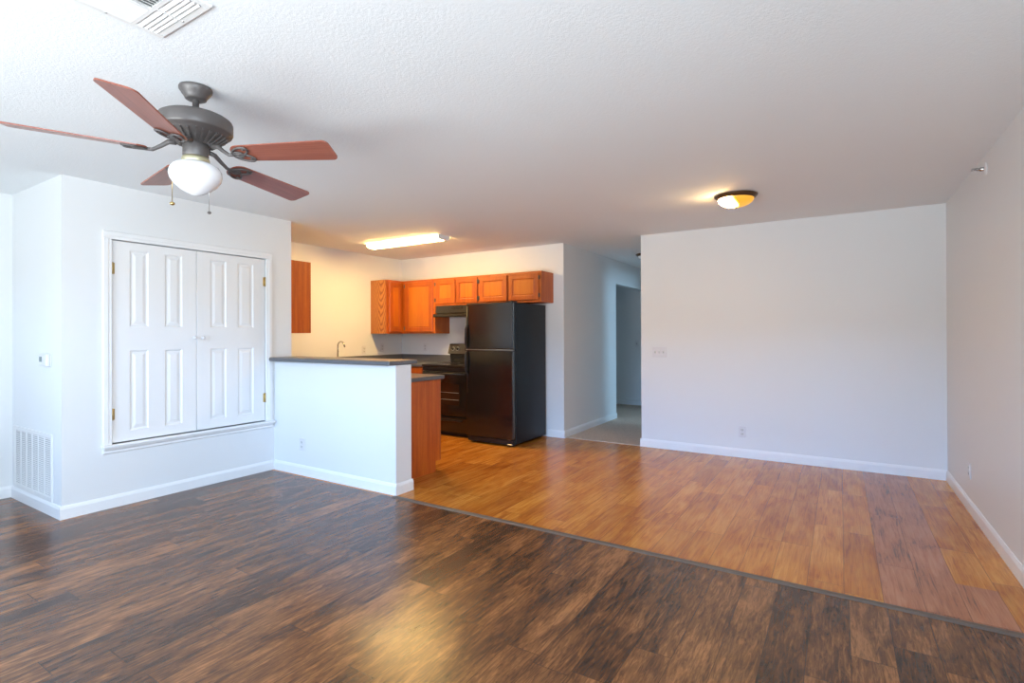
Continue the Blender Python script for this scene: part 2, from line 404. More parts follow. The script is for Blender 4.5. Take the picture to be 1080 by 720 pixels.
# window wall behind the camera
wx0, wx1, wz0, wz1 = -3.7, 0.55, 0.04, 2.2
mb = MB()
mb.box((XL, YF-0.15, 0), (wx0, YF, H)).box((wx1, YF-0.15, 0), (XR, YF, H)).box((wx0, YF-0.15, wz1), (wx1, YF, H)).box((wx0, YF-0.15, 0), (wx1, YF, wz0))
struct('wall_front', mb, M['wall'], 'wall with the wide window behind the viewer', 'wall')
mb = MB()
for a, b in (((wx0, wz0), (wx0+0.06, wz1)), ((wx1-0.06, wz0), (wx1, wz1)), ((wx0, wz0), (wx1, wz0+0.06)), ((wx0, wz1-0.06), (wx1, wz1)), (((wx0+wx1)/2-0.05, wz0), ((wx0+wx1)/2+0.05, wz1))):
    mb.box((a[0], YF-0.11, a[1]), (b[0], YF-0.04, b[1]), 0.004)
wn = struct('window_1', mb, M['trim'], 'wide sliding window behind the viewer', 'window')
MB().box((wx0+0.05, YF-0.08, wz0+0.05), (wx1-0.05, YF-0.074, wz1-0.05)).obj('pane', M['pane'], wn)
mb = MB()
for a, b in (((7.2, 0.8), (7.25, 2.1)), ((8.75, 0.8), (8.8, 2.1)), ((7.2, 0.8), (8.8, 0.85)), ((7.2, 2.05), (8.8, 2.1)), ((7.2, 1.43), (8.8, 1.47))):
    mb.box((1.62, a[0], a[1]), (1.68, b[0], b[1]), 0.004)
wn = struct('window_2', mb, M['trim'], 'bedroom window off the hallway', 'window')
MB().box((1.648, 7.23, 0.83), (1.652, 8.77, 2.07)).obj('pane', M['pane'], wn)

# ------------------------------------------------------------------ baseboards
def base(name, runs, label):
    """runs: (p0, p1, n) wall-foot line and the direction into the room"""
    mb = MB(); h, t = 0.092, 0.013
    for p0, p1, n in runs:
        pr = [(0, 0), (t, 0), (t, h-0.022), (t*0.55, h-0.006), (t*0.3, h), (0, h)]
        mb.prism([(p0[0]+n[0]*a, p0[1]+n[1]*a, z) for a, z in pr], (p0[0], p0[1], 0), (p1[0], p1[1], 0))
    return struct(name, mb, M['trim'], label, 'baseboard')
T = 0.013
base('baseboard_back', [((XH-T, YB), (XR, YB), (0, -1)), ((XH, YB), (XH, 7.45), (-1, 0))], 'white baseboard along the wide wall')
base('baseboard_right', [((XR, YF), (XR, YB-T), (-1, 0))], 'white baseboard along the plain side wall')
base('baseboard_closet', [((XC, YC0-T), (XC, YP0-T), (1, 0)), ((XL+T, YC0), (XC, YC0), (0, -1))], 'white baseboard round the closet corner')
base('baseboard_left', [((XL, YF), (XL, YC0), (1, 0))], 'short white baseboard beside the closet wall')
base('baseboard_half', [((XC+T, YP0), (XP+T, YP0), (0, -1)), ((XP, YP0), (XP, YP1+T), (1, 0))], 'white baseboard round the half wall')
base('baseboard_kitchen', [((-3.16, YK), (XK+T, YK), (0, -1))], 'short white baseboard beside the refrigerator')
base('baseboard_hall', [((XK, YK), (XK, YD), (1, 0)), ((XK-0.12, YE), (XH, YE), (0, -1)), ((-4.65, YE), (XK-0.12, YE), (0, -1))], 'white baseboard along the carpeted hallway')

# ------------------------------------------------------------------ closet doors, casing and sill
mb = MB(); ct = 0.018
def casing_side(mb, y0, y1, z0, z1):
    d = 1 if y1 > y0 else -1
    pr = [(0, 0.010), (0.004, 0.014), (0.020, 0.014), (0.028, 0.018), (abs(y1-y0)-0.004, 0.018), (abs(y1-y0), 0.012), (abs(y1-y0), 0), (0, 0)]
    mb.prism([(XC+b, y0+d*a, z0) for a, b in pr], (0, 0, z0), (0, 0, z1))
casing_side(mb, oy0, oy0-0.057, oz0-0.02, oz1)
casing_side(mb, oy1, oy1+0.061, oz0-0.02, oz1)
pr = [(0, 0.010), (0.004, 0.014), (0.020, 0.014), (0.028, 0.018), (0.053, 0.018), (0.057, 0.012), (0.057, 0), (0, 0)]
mb.prism([(XC+b, oy0-0.057, oz1+a) for a, b in pr], (0, oy0-0.057, 0), (0, oy1+0.061, 0))
struct('trim_2', mb, M['trim'], 'white moulded casing around the closet doors', 'trim')
mb = MB()
mb.box((XC, 1.681, oz0-0.022), (XC+0.045, 3.082, oz0), 0.006, 2)
mb.prism([(XC, 1.695, oz0-0.022), (XC+0.030, 1.695, oz0-0.022), (XC+0.026, 1.695, oz0-0.034), (XC+0.014, 1.695, oz0-0.046), (XC+0.014, 1.695, oz0-0.062), (XC, 1.695, oz0-0.070)], (0, 0, 0), (0, 1.375, 0))
mb.box((XC-0.1, oy0, oz0-0.022), (XC, oy1, oz0))
struct('trim_3', mb, M['trim'], 'white sill and apron under the closet doors', 'trim')
def closet_door(name, y0, y1, cols, hinge_side, label):
    z0 = oz0+0.006; h = oz1-0.006-z0; w = y1-y0
    d = thing(name, label, 'door', (XC-0.004, y0, z0), PI/2, kind='structure')
    ps = panel_slab(w, h, 0.035, [(a-y0, b-y0) for a, b in cols], [(0.562-z0, 1.182-z0), (1.368-z0, 1.960-z0)],
               [(0.010, 0.009), (0.020, 0.009), (0.042, 0.002)], 0.003)
    ps.obj('slab', [M['door'], M['door']], d, weld=True)
    kx = w-0.022 if hinge_side == 0 else 0.040
    MB().lathe([(0.0, -0.036), (0.010, -0.035), (0.016, -0.029), (0.016, -0.022), (0.009, -0.014), (0.007, 0.0)], 20, (kx, 0, 1.278-z0), 'y').obj('knob', M['white_plastic'], d)
    for hz in (1.809, 0.702):
        x = 0.006 if hinge_side == 0 else w-0.006
        mb = MB().box((x-0.012, -0.004, hz-z0-0.042), (x+0.010, 0.001, hz-z0+0.042), 0.001)
        mb.tube([(x-0.006 if hinge_side == 0 else x+0.006, -0.007, hz-z0-0.045), (x-0.006 if hinge_side == 0 else x+0.006, -0.007, hz-z0+0.045)], 0.006)
        mb.obj('hinge', M['brass'], d)['label'] = 'brass hinge'
    return d
closet_door('door_1', oy0+0.005, 2.3705, ((1.872, 2.004), (2.122, 2.256)), 0, 'white four panel closet door hinged beside the thermostat corner')
closet_door('door_2', 2.3745, oy1-0.005, ((2.486, 2.628), (2.733, 2.884)), 1, 'white four panel closet door hinged beside the bar top')

# ------------------------------------------------------------------ kitchen cabinets
CAB_RINGS = [(0.003, 0.007), (0.011, 0.010), (0.022, 0.006)]
def add_door(par, x0, x1, z0, z1, hinge=None, name='door', fr=0.055, knob=False):
    w, h = x1-x0, z1-z0; fr = min(fr, w*0.24, h*0.3)
    o = panel_slab(w, h, 0.018, [(fr, w-fr)], [(fr, h-fr)], CAB_RINGS, 0.006).obj(name, [M['oak'], M['oak_panel']], par, (x0, -0.019, z0), weld=True)
    if hinge is not None:
        for hz in (0.055, h-0.055):
            hx = -0.007 if hinge == 0 else w+0.007
            MB().box((hx-0.006, -0.006, hz-0.026), (hx+0.006, 0.018, hz+0.026), 0.002).tube([(hx, -0.005, hz-0.02), (hx, -0.005, hz+0.02)], 0.005).obj('hinge', M['bronze'], o)['label'] = 'dark metal hinge'
    return o
def cabinet(name, label, loc, rotz, w, d, h, doors=(), drawers=(), toe=False, group=None, side='oak_side'):
    """local: front frame at y=0, x 0..w, body back to y=d"""
    c = thing(name, label, 'cabinet', loc, rotz, group)
    mb = MB(); z0 = 0.0
    if toe:
        mb.box((0.0, 0.075, 0), (w, d, 0.1)); z0 = 0.1
    mb.box((0, 0.019, z0), (w, d, h))
    mb.obj('body', M[side], c)
    mb = MB(); s = 0.038
    mb.box((0, 0, z0), (s, 0.0188, h)).box((w-s, 0, z0), (w, 0.0188, h)).box((s, 0, z0), (w-s, 0.0188, z0+s)).box((s, 0, h-s), (w-s, 0.0188, h))
    mb.box((s, 0.008, z0+s), (w-s, 0.0188, h-s))
    mb.obj('face_frame', M['oak'], c)
    for q in doors: add_door(c, *q)
    for x0, x1, zz0, zz1 in drawers:
        MB().box((x0, -0.019, zz0), (x1, -0.001, zz1), 0.006, 2).obj('drawer', M['oak'], c)
    return c
YU = 5.586; XU = -5.368; ZU = 1.316; HU = 0.756
cabinet('wall_cabinet', 'upper oak cabinet with broad pale grained end panel, nearest the sink', (XU, 5.272, ZU), PI/2, YK-0.002-5.272, XU-XL-0.002, HU,
        [(0.046, 0.300, 0.022, HU-0.026, None)], group='upper kitchen cabinets', side='oak_cathedral')
cabinet('wall_cabinet', 'tall upper oak cabinet in the corner with one wide door beside the hood', (XU+0.001, YU, ZU), 0, -4.752-XU-0.001, YK-0.002-YU, HU,
        [(0.063, 0.585, 0.022, HU-0.026, 0)], group='upper kitchen cabinets')
z = 1.695
cabinet('wall_cabinet', 'short upper oak cabinet with two doors directly above the range hood', (-4.751, YU, z), 0, 0.744, YK-0.002-YU, 2.072-z,
        [(0.019, 0.356, 0.024, 0.355, 0), (0.375, 0.727, 0.024, 0.355, 1)], group='upper kitchen cabinets')
cabinet('wall_cabinet', 'short upper oak cabinet with two doors above the black refrigerator', (-4.006, YU, z), 0, 0.931, YK-0.002-YU, 2.072-z,
        [(0.016, 0.441, 0.026, 0.350, 0), (0.469, 0.900, 0.026, 0.350, 1)], group='upper kitchen cabinets')
cabinet('wall_cabinet', 'upper oak cabinet beside the closet wall, only its flat end showing', (-4.77, 3.589, 1.32), PI, 0.76, 3.589-YC1-0.002, 0.75,
        [(0.02, 0.37, 0.022, 0.724, None), (0.39, 0.74, 0.022, 0.724, None)], group='upper kitchen cabinets')
# base units
ZB = 0.871
cabinet('base_cabinet', 'oak base cabinet end panel beside the half wall, with toe kick notch', (-3.26, 3.91, 0), PI, 0.90, 3.91-YP1-0.003, ZB,
        [(0.02, 0.44, 0.13, 0.66, None), (0.46, 0.88, 0.13, 0.66, None)], [(0.02, 0.44, 0.69, 0.85), (0.46, 0.88, 0.69, 0.85)], True, 'base kitchen cabinets')
cabinet('base_cabinet', 'narrow oak base cabinet between the corner and the black range', (-5.05, 5.30, 0), 0, 0.352, YK-0.003-5.30, ZB,
        [(0.02, 0.332, 0.13, 0.66, 0)], [(0.02, 0.332, 0.69, 0.85)], True, 'base kitchen cabinets')
cabinet('base_cabinet', 'oak sink base cabinet below the faucet', (-5.075, 4.15, 0), PI/2, 0.90, 0.60, 0.71,
        [(0.02, 0.44, 0.13, 0.58, 0), (0.46, 0.88, 0.13, 0.58, 1)], (), True, 'base kitchen cabinets')
# worktop, U shaped, with sink cut-out and backsplash lip
wt = thing('worktop', 'dark grey laminate kitchen worktop running around the kitchen, lower than the bar', 'worktop', (-3.24, 3.28, 0))
mb = MB(); zt0, zt1 = 0.873, 0.911
def wbox(x0, y0, x1, y1): mb.box((x0+3.24, y0-3.28, zt0), (x1+3.24, y1-3.28, zt1), 0.006, 2)
wbox(XL+0.002, YC1+0.003, -4.66, 3.94); wbox(-4.66, YP1+0.003, -3.235, 3.94)
wbox(XL+0.002, 3.94, -5.045, 4.26); wbox(XL+0.002, 4.26, -5.60, 4.98); wbox(-5.13, 4.26, -5.045, 4.98); wbox(XL+0.002, 4.98, -5.045, 5.27)
wbox(XL+0.002, 5.27, -4.693, YK-0.002)
mb.obj('top', M['laminate'], wt)
mb = MB(); 
mb.box((XL+0.002+3.24, YC1+0.003-3.28, zt1), (XL+0.022+3.24, YK-0.002-3.28, 1.008), 0.004, 2)
mb.box((XL+0.022+3.24, YK-0.022-3.28, zt1), (-4.693+3.24, YK-0.002-3.28, 1.008), 0.004, 2)
mb.obj('backsplash', M['laminate'], wt)
bt = thing('bar_top', 'grey laminate bar top on the white half wall', 'bar top', (-4.64, 3.02, 1.0485))
mb = MB().box((-0.008, 0.0, 0), (1.59, 0.34, 0.038), 0.012, 3)
mb.obj('slab', M['laminate'], bt)
SKO = (-5.365+3.24, 4.62-3.28, 0.911)
mb = MB()
for a, b in (((-0.255, -0.385, 0), (-0.195, 0.385, 0.005)), ((0.215, -0.385, 0), (0.255, 0.385, 0.005)), ((-0.195, -0.385, 0), (0.215, -0.345, 0.005)), ((-0.195, 0.345, 0), (0.215, 0.385, 0.005))): mb.box(a, b, 0.002)
rim = mb.obj('sink_rim', M['steel'], wt, SKO)
mb = MB()
for a, b in (((-0.20, -0.35, -0.18), (0.22, 0.35, -0.175)), ((-0.205, -0.35, -0.18), (-0.2, 0.35, 0)), ((0.22, -0.35, -0.18), (0.225, 0.35, 0)), ((-0.2, -0.352, -0.18), (0.22, -0.347, 0)), ((-0.2, 0.347, -0.18), (0.22, 0.352, 0))): mb.box(a, b)
mb.obj('basin', M['steel'], rim)
fa = thing('faucet', 'slim chrome gooseneck faucet rising behind the bar top', 'faucet', (-5.575, 4.605, 0.9165))
MB().lathe([(0.0, 0.0), (0.026, 0.0), (0.026, 0.008), (0.016, 0.02), (0.013, 0.05), (0.0, 0.05)], 20).obj('base', M['chrome'], fa)
pts = [(0, 0, 0.03), (0, 0, 0.20)] + [(0.062-0.062*math.cos(a), 0, 0.235+0.062*math.sin(a)) for a in [PI*i/10*0.86 for i in range(11)]]
e = pts[-1]; pts.append((e[0]+0.016, 0, e[2]-0.035))
MB().tube(pts, 0.0095, 12).obj('spout', M['chrome'], fa)
MB().tube([(0.0, 0.012, 0.045), (0.0, 0.06, 0.075)], [0.006, 0.004], 8).obj('handle', M['chrome'], fa)

# ------------------------------------------------------------------ refrigerator
FX0, FX1, FY0, FYB, FY1, FZ = -3.845, -3.172, 5.085, 5.15, 5.875, 1.672
fr = thing('refrigerator', 'black top freezer refrigerator beside the range', 'refrigerator', (FX0, FYB, 0)); W = FX1-FX0; D = FY1-FYB
MB().box((0, 0, 0.025), (W, D, FZ-0.006), 0.008, 2).obj('body', M['black_textured'], fr)
for nm, z0, z1 in (('fridge_door', 0.085, 1.112), ('freezer_door', 1.124, FZ)):
    d = MB().box((0, FY0-FYB, z0), (W, -0.006, z1), 0.012, 3).obj(nm, M['black'], fr)
    if nm == 'freezer_door': hz = (1.135, 1.36, 1.64)
    else: hz = (1.10, 0.88, 0.60)
    y = FY0-FYB
    mb = MB()
    a, m, b = hz
    mb.tube([(0.022, y+0.004, a), (0.022, y-0.030, a+(m-a)*0.12), (0.022, y-0.036, (a+m)/2), (0.022, y-0.032, m), (0.030, y-0.006, m+(b-m)*0.25), (0.030, y-0.002, b)], [0.012, 0.013, 0.013, 0.013, 0.010, 0.008], 10)
    mb.obj('handle', M['black_matte'], d)
    MB().box((W-0.006, y+0.012, z0+0.01), (W+0.0012, y+0.020, z1-0.01)).obj('edge_trim', M['steel'], d)['label'] = 'thin shiny edge of the door'
MB().box((0.0, FY0-FYB, 1.1135), (W, FY0-FYB+0.03, 1.1225)).obj('divider_strip', M['steel'], fr)['label'] = 'thin shiny strip between the two doors'
MB().box((0.01, -0.045, 0.022), (W-0.01, -0.002, 0.078), 0.004).obj('toe_grille', M['black_matte'], fr)
MB().box((W-0.09, FY0-FYB+0.006, 0.020), (W-0.02, -0.01, 0.034), 0.003).box((W-0.085, -0.04, 0.034), (W-0.055, -0.02, 0.083)).obj('hinge', M['steel'], fr)['label'] = 'grey metal bottom hinge'
MB().box((W-0.10, FY0-FYB+0.01, FZ-0.006), (W-0.01, 0.05, FZ+0.012), 0.004).obj('hinge', M['black_matte'], fr)
for x in (0.06, W-0.06):
    MB().lathe([(0, 0), (0.022, 0), (0.022, 0.012), (0.012, 0.014), (0.012, 0.03), (0, 0.03)], 16, (x, 0.03, 0)).obj('foot', M['black_matte'], fr)
    MB().lathe([(0, 0), (0.022, 0), (0.022, 0.012), (0.012, 0.014), (0.012, 0.03), (0, 0.03)], 16, (x, D-0.05, 0)).obj('foot', M['black_matte'], fr)

# ------------------------------------------------------------------ range and hood
RX0, RX1, RY0 = -4.688, -3.932, 5.25
rg = thing('range', 'black electric range with oven window between cabinet and refrigerator', 'range', (RX0, RY0, 0)); W = RX1-RX0; D = YK-0.02-RY0
MB().box((0, 0.03, 0.05), (W, D, 0.882), 0.004).box((0.03, 0.07, 0), (W-0.03, D-0.05, 0.05)).obj('body', M['black_matte'], rg)
ckt = MB().box((-0.003, -0.012, 0.883), (W+0.003, D, 0.912), 0.006, 2).obj('cooktop', M['black'], rg)
for x, y, r in ((0.2, 0.17, 0.10), (0.56, 0.17, 0.08), (0.2, 0.42, 0.08), (0.56, 0.42, 0.10)):
    MB().lathe([(r-0.006, 0.9122), (r-0.006, 0.9130), (r, 0.9130), (r, 0.9122)], 32, (x, y, 0)).obj('burner', M['slot'], rg)
dr = MB().box((0.006, 0.0, 0.262), (W-0.006, 0.028, 0.828), 0.008, 2).obj('oven_door', M['black'], rg)
# arched oven window
x0, x1, z0, z1 = 0.14, W-0.14, 0.40, 0.665
pts = [(x0, 0, z0), (x1, 0, z0), (x1, 0, z1)] + [(x1-(x1-x0)*i/12, 0, z1+0.028*math.sin(PI*i/12)) for i in range(1, 12)] + [(x0, 0, z1)]
MB().prism([(a, -0.0015, c) for a, b, c in pts], (0, 0, 0), (0, 0.004, 0)).obj('window', M['glass_black'], dr)
mb = MB()
for zr in (0.47, 0.56): mb.tube([(x0+0.01, -0.0022, zr), (x1-0.01, -0.0022, zr)], 0.0022, 6)
mb.obj('oven_rack', M['steel'], dr)
mb = MB().tube([(0.05, -0.045, 0.80), (W-0.05, -0.045, 0.80)], 0.012, 12)
for x in (0.06, W-0.06): mb.box((x-0.012, -0.045, 0.79), (x+0.012, 0.002, 0.81), 0.003)
mb.obj('handle', M['black_matte'], dr)
MB().box((0.004, -0.004, 0.834), (W-0.004, 0.03, 0.880), 0.006, 2).obj('front_rail', M['black'], rg)
dw = MB().box((0.006, 0.0, 0.062), (W-0.006, 0.028, 0.246), 0.008, 2).obj('drawer', M['black'], rg)
MB().box((0.10, -0.010, 0.196), (W-0.10, 0.002, 0.222), 0.005, 2).obj('handle', M['black_matte'], dw)
# backguard
bgd = MB().prism([(0.0, D-0.10, 1.035), (0.0, D-0.055, 1.168), (0.0, D-0.02, 1.176), (0.0, D, 1.160), (0.0, D, 0.912), (0.0, D-0.035, 0.912), (0.0, D-0.05, 1.02)], (0, 0, 0), (W, 0, 0)).obj('backguard', M['black'], rg)
n = Vector((0, -0.133, 0.045)).normalized()
for x in (0.075, 0.155, W-0.155, W-0.075):
    cpt = Vector((x, D-0.078, 1.10))
    mb = MB().lathe([(0, 0.022), (0.014, 0.022), (0.018, 0.006), (0.018, 0), (0, 0)], 20).box((-0.003, -0.017, 0.02), (0.003, 0.017, 0.027))
    mb.xform(Matrix.Translation(cpt) @ n.to_track_quat('Z', 'Y').to_matrix().to_4x4())
    k = mb.obj('knob', M['black_matte'], bgd)
    mb = MB().lathe([(0.0235, 0.0), (0.0235, 0.0015), (0.0265, 0.0015), (0.0265, 0.0)], 24)
    mb.xform(Matrix.Translation(cpt) @ n.to_track_quat('Z', 'Y').to_matrix().to_4x4()); mb.obj('dial_ring', M['cream_plastic'], bgd)
mb = MB().box((-0.09, -0.028, -0.001), (0.09, 0.028, 0.0025), 0.002)
mb.xform(Matrix.Translation((W/2, D-0.078, 1.10)) @ n.to_track_quat('Z', 'Y').to_matrix().to_4x4()); mb.obj('clock_panel', M['glass_black'], bgd)

hd = thing('range_hood', 'low black range hood under the short cabinet', 'range hood', (-4.715, YK-0.004, 1.535)); W = 0.705
prf = [(0, 0), (-0.385, 0), (-0.395, 0.012), (-0.395, 0.040), (-0.345, 0.062), (-0.330, 0.158), (0, 0.158)]
MB().prism([(0, a, b) for a, b in prf], (0, 0, 0), (W, 0, 0)).obj('shell', M['black'], hd)
mb = MB()
for i in range(4): mb.box((0.26+i*0.05, -0.3435, 0.112), (0.295+i*0.05, -0.336, 0.136))
mb.obj('vent_slots', M['dark_gap'], hd)
mb = MB().box((0.52, -0.346, 0.080), (0.56, -0.334, 0.098), 0.002).box((0.58, -0.346, 0.080), (0.62, -0.334, 0.098), 0.002)
mb.obj('switches', M['black_matte'], hd)

# ------------------------------------------------------------------ wall plates
def outlet(label, loc, rotz):
    o = thing('wall_outlet', label, 'outlet', loc, rotz, 'duplex wall outlets')
    MB().box((-0.036, -0.006, -0.058), (0.036, 0.0, 0.058), 0.004, 2).obj('cover_plate', M['white_plastic'], o)
    for z in (-0.021, 0.021):
        s = MB().box((-0.017, -0.0085, z-0.014), (0.017, -0.005, z+0.014), 0.003, 2).obj('socket', M['cream_plastic'], o)
        mb = MB().box((-0.009, -0.0092, z-0.006), (-0.006, -0.0082, z+0.006)).box((0.005, -0.0092, z-0.005), (0.008, -0.0082, z+0.005)).lathe([(0, -0.0092), (0.0025, -0.0092), (0.0025, -0.0082)], 10, (0, 0, z-0.0095), 'y')
        mb.obj('slots', M['slot'], s)
    MB().lathe([(0, -0.0075), (0.003, -0.007), (0.0035, -0.0055)], 10, (0, 0, 0), 'y').obj('screw', M['steel'], o)
    return o
o1 = outlet('white outlet low on the wide white wall', (-0.874, YB-0.0005, 0.271), 0)
copy_thing(o1, (-4.237, YP0-0.0005, 0.285), 0, 'white outlet low on the half wall under the bar')
copy_thing(o1, (XL+0.0005, 5.146, 1.09), PI/2, 'kitchen outlet on the yellow-lit wall between faucet and corner cabinet')
copy_thing(o1, (XL+0.0005, 5.49, 1.115), PI/2, 'kitchen outlet below the narrow corner cabinet, shadowed')
copy_thing(o1, (-5.21, YK-0.0005, 1.115), 0, 'kitchen outlet below the wide corner cabinet door, left of the range')
copy_thing(o1, (XR-0.0005, 4.996, 0.297), -PI/2, 'outlet seen edge-on low on the plain side wall')
def switch(label, loc, rotz, n):
    o = thing('light_switch', label, 'light switch', loc, rotz)
    wd = 0.036 + 0.023*(n-1)
    MB().box((-wd, -0.006, -0.058), (wd, 0, 0.058), 0.004, 2).obj('cover_plate', M['white_plastic'], o)
    for i in range(n):
        x = (i-(n-1)/2)*0.046
        tg = MB().box((x-0.009, -0.0072, -0.018), (x+0.009, -0.005, 0.018), 0.001)
        tg.obj('toggle_slot', M['cream_plastic'], o)
        MB().prism([(x-0.005, -0.006, -0.010), (x-0.005, -0.018, 0.004), (x-0.005, -0.019, 0.010), (x-0.005, -0.006, 0.012)], (0, 0, 0), (0.010, 0, 0)).obj('toggle', M['slot'] if n == 1 else M['cream_plastic'], o)
switch('triple light switch at shoulder height on the wide white wall', (-1.742, YB-0.0005, 1.094), 0, 3)
switch('single light switch on the dim wall at the end of the hallway', (-3.14, YE-0.0005, 1.12), 0, 1)
th = thing('thermostat', 'small white thermostat above the return grille', 'thermostat', (-4.925, YC0-0.0005, 1.122))
MB().box((-0.078, -0.006, -0.05), (0.078, 0, 0.05), 0.003).obj('base_plate', M['white_plastic'], th)
MB().box((-0.072, -0.032, -0.045), (0.072, -0.0055, 0.045), 0.007, 2).obj('cover', M['white_plastic'], th)
MB().box((-0.052, -0.034, -0.014), (-0.004, -0.031, 0.024), 0.001).obj('display', M['lcd'], th)
MB().box((0.015, -0.0335, -0.022), (0.055, -0.031, -0.012), 0.001).box((0.015, -0.0335, -0.004), (0.055, -0.031, 0.006), 0.001).obj('buttons', M['cream_plastic'], th)

# return air grille
gx0, gx1, gz0, gz1 = -5.618, -4.815, 0.096, 0.585
gr = thing('return_air_grille', 'white louvred return air grille low on the narrow wall', 'air vent', ((gx0+gx1)/2, YC0-0.0005, gz0))
W = gx1-gx0; hh = gz1-gz0; b = 0.032; mb = MB(); x0 = -W/2
for A, B in (((x0, 0), (x0+b, hh)), ((-x0-b, 0), (-x0, hh)), ((x0+b, 0), (-x0-b, b)), ((x0+b, hh-b), (-x0-b, hh))): mb.box((A[0], -0.010, A[1]), (B[0], 0, B[1]), 0.002)
mb.obj('frame', M['metal_white'], gr)
MB().box((x0+b, -0.0012, b), (-x0-b, 0, hh-b)).obj('duct_opening', M['vent_dark'], gr)
mb = MB(); nl = 30
for i in range(nl):
    z = b + (hh-2*b)*(i+0.5)/nl
    mb.prism([(x0+b, -0.009, z-0.0040), (x0+b, -0.0082, z-0.0048), (x0+b, -0.0014, z+0.0022), (x0+b, -0.0022, z+0.0030)], (0, 0, 0), (W-2*b, 0, 0))
mb.obj('louvers', M['metal_white'], gr)
mb = MB()
for i in range(1, 6):
    x = x0+b+(W-2*b)*i/6; mb.box((x-0.004, -0.0095, b), (x+0.004, -0.0015, hh-b))
mb.obj('mullions', M['metal_white'], gr)

# ceiling register
vx0, vx1, vy0, vy1 = -2.198, -1.838, 0.62, 0.988
vt = thing('ceiling_register', 'white square air register in the ceiling above the fan', 'air vent', ((vx0+vx1)/2, (vy0+vy1)/2, H-0.0005))
hw, hy = (vx1-vx0)/2, (vy1-vy0)/2; mb = MB(); b = 0.026
for A, B in (((-hw, -hy), (-hw+b, hy)), ((hw-b, -hy), (hw, hy)), ((-hw+b, -hy), (hw-b, -hy+b)), ((-hw+b, hy-b), (hw-b, hy))): mb.box((A[0], A[1], -0.008), (B[0], B[1], 0), 0.002)
mb.box((-hw+b, hy-0.112, -0.009), (hw-b, hy-0.098, 0)).box((-0.026, -hy+b, -0.009), (-0.014, hy-0.112, 0)).box((0.0, hy-0.098, -0.009), (0.012, hy-b, 0))
mb.obj('frame', M['metal_white'], vt)
MB().box((-hw+b, -hy+b, -0.0012), (hw-b, hy-b, 0)).obj('duct_opening', M['register_duct'], vt)
mb = MB()
for i in range(4):        # front bank, slats along x
    y = hy-0.030-0.0165*(i+0.4)
    for xa, xb in ((-hw+b, 0.0), (0.012, hw-b)): mb.prism([(xa, y-0.007, -0.0015), (xa, y-0.006, -0.001), (xa, y+0.008, -0.011), (xa, y+0.007, -0.0115)], (0, 0, 0), (xb-xa, 0, 0))
for i in range(9):        # closed-looking bank, slats along y
    x = -hw+b+0.0145*(i+0.5); mb.prism([(x-0.0085, -hy+b, -0.011), (x-0.0078, -hy+b, -0.0115), (x+0.008, -hy+b, -0.002), (x+0.0072, -hy+b, -0.0014)], (0, 0, 0), (0, 2*hy-0.138, 0))
for i in range(10):       # open bank
    x = -0.008+0.0165*(i+0.5); mb.prism([(x+0.006, -hy+b, -0.011), (x+0.005, -hy+b, -0.0115), (x-0.006, -hy+b, -0.002), (x-0.005, -hy+b, -0.0014)], (0, 0, 0), (0, 2*hy-0.138, 0))
mb.obj('louvers', M['metal_white'], vt)
for x, y in ((-hw+0.013, -0.0), (hw-0.013, 0.0), (0.006, hy-0.013)): MB().lathe([(0, -0.0098), (0.004, -0.0092), (0.0045, -0.008)], 10, (x, y, 0)).obj('screw', M['steel'], vt)

# sidewall sprinkler
sp = thing('fire_sprinkler', 'small white sidewall sprinkler head near the ceiling corner', 'sprinkler', (XR-0.0005, 4.44, 2.343), -PI/2)
MB().lathe([(0, 0), (0.040, 0), (0.040, -0.004), (0.030, -0.010), (0.014, -0.011), (0, -0.011)], 28, (0, 0, 0), 'y').obj('escutcheon', M['white_plastic'], sp)
mb = MB().lathe([(0.013, -0.01), (0.013, -0.03), (0.008, -0.034), (0.008, -0.045), (0, -0.045)], 16, (0, 0, 0), 'y')
for s in (-1, 1): mb.tube([(0.010*s, -0.03, 0), (0.016*s, -0.044, 0), (0.004*s, -0.066, 0)], 0.003, 8)
mb.obj('sprinkler_body', M['chrome'], sp)
MB().box((-0.018, -0.072, -0.002), (0.018, -0.064, 0.001)).box((-0.016, -0.072, 0.006), (0.016, -0.04, 0.008)).obj('deflector', M['steel'], sp)

# ------------------------------------------------------------------ ceiling lights
fl = thing('fluorescent_light', 'glowing long fluorescent ceiling light over the kitchen', 'ceiling light', (-4.45, 4.695, H-0.0005))
L, hw = 0.595, 0.090
MB().box((-L+0.01, -hw*0.8, -0.022), (L-0.01, hw*0.8, 0)).obj('backing_pan', M['metal_white'], fl)
sec = [(-hw, -0.018), (-hw*0.97, -0.031), (-hw*0.78, -0.043), (-hw*0.4, -0.050), (hw*0.4, -0.050), (hw*0.78, -0.043), (hw*0.97, -0.031), (hw, -0.018)]
MB().prism([(-L+0.02, y, z) for y, z in sec], (0, 0, 0), (2*L-0.04, 0, 0)).obj('diffuser', M['tube_glow'], fl)
for s in (-1, 1):
    sec2 = [(-hw-0.003, 0), (-hw-0.003, -0.020), (-hw*0.99, -0.034), (-hw*0.8, -0.046), (-hw*0.4, -0.053), (hw*0.4, -0.053), (hw*0.8, -0.046), (hw*0.99, -0.034), (hw+0.003, -0.020), (hw+0.003, 0)]
    xa = s*(L-0.02)
    MB().prism([(xa, y, z) for y, z in sec2], (0, 0, 0), (s*0.022, 0, 0)).obj('end_cap', M['metal_white'], fl)
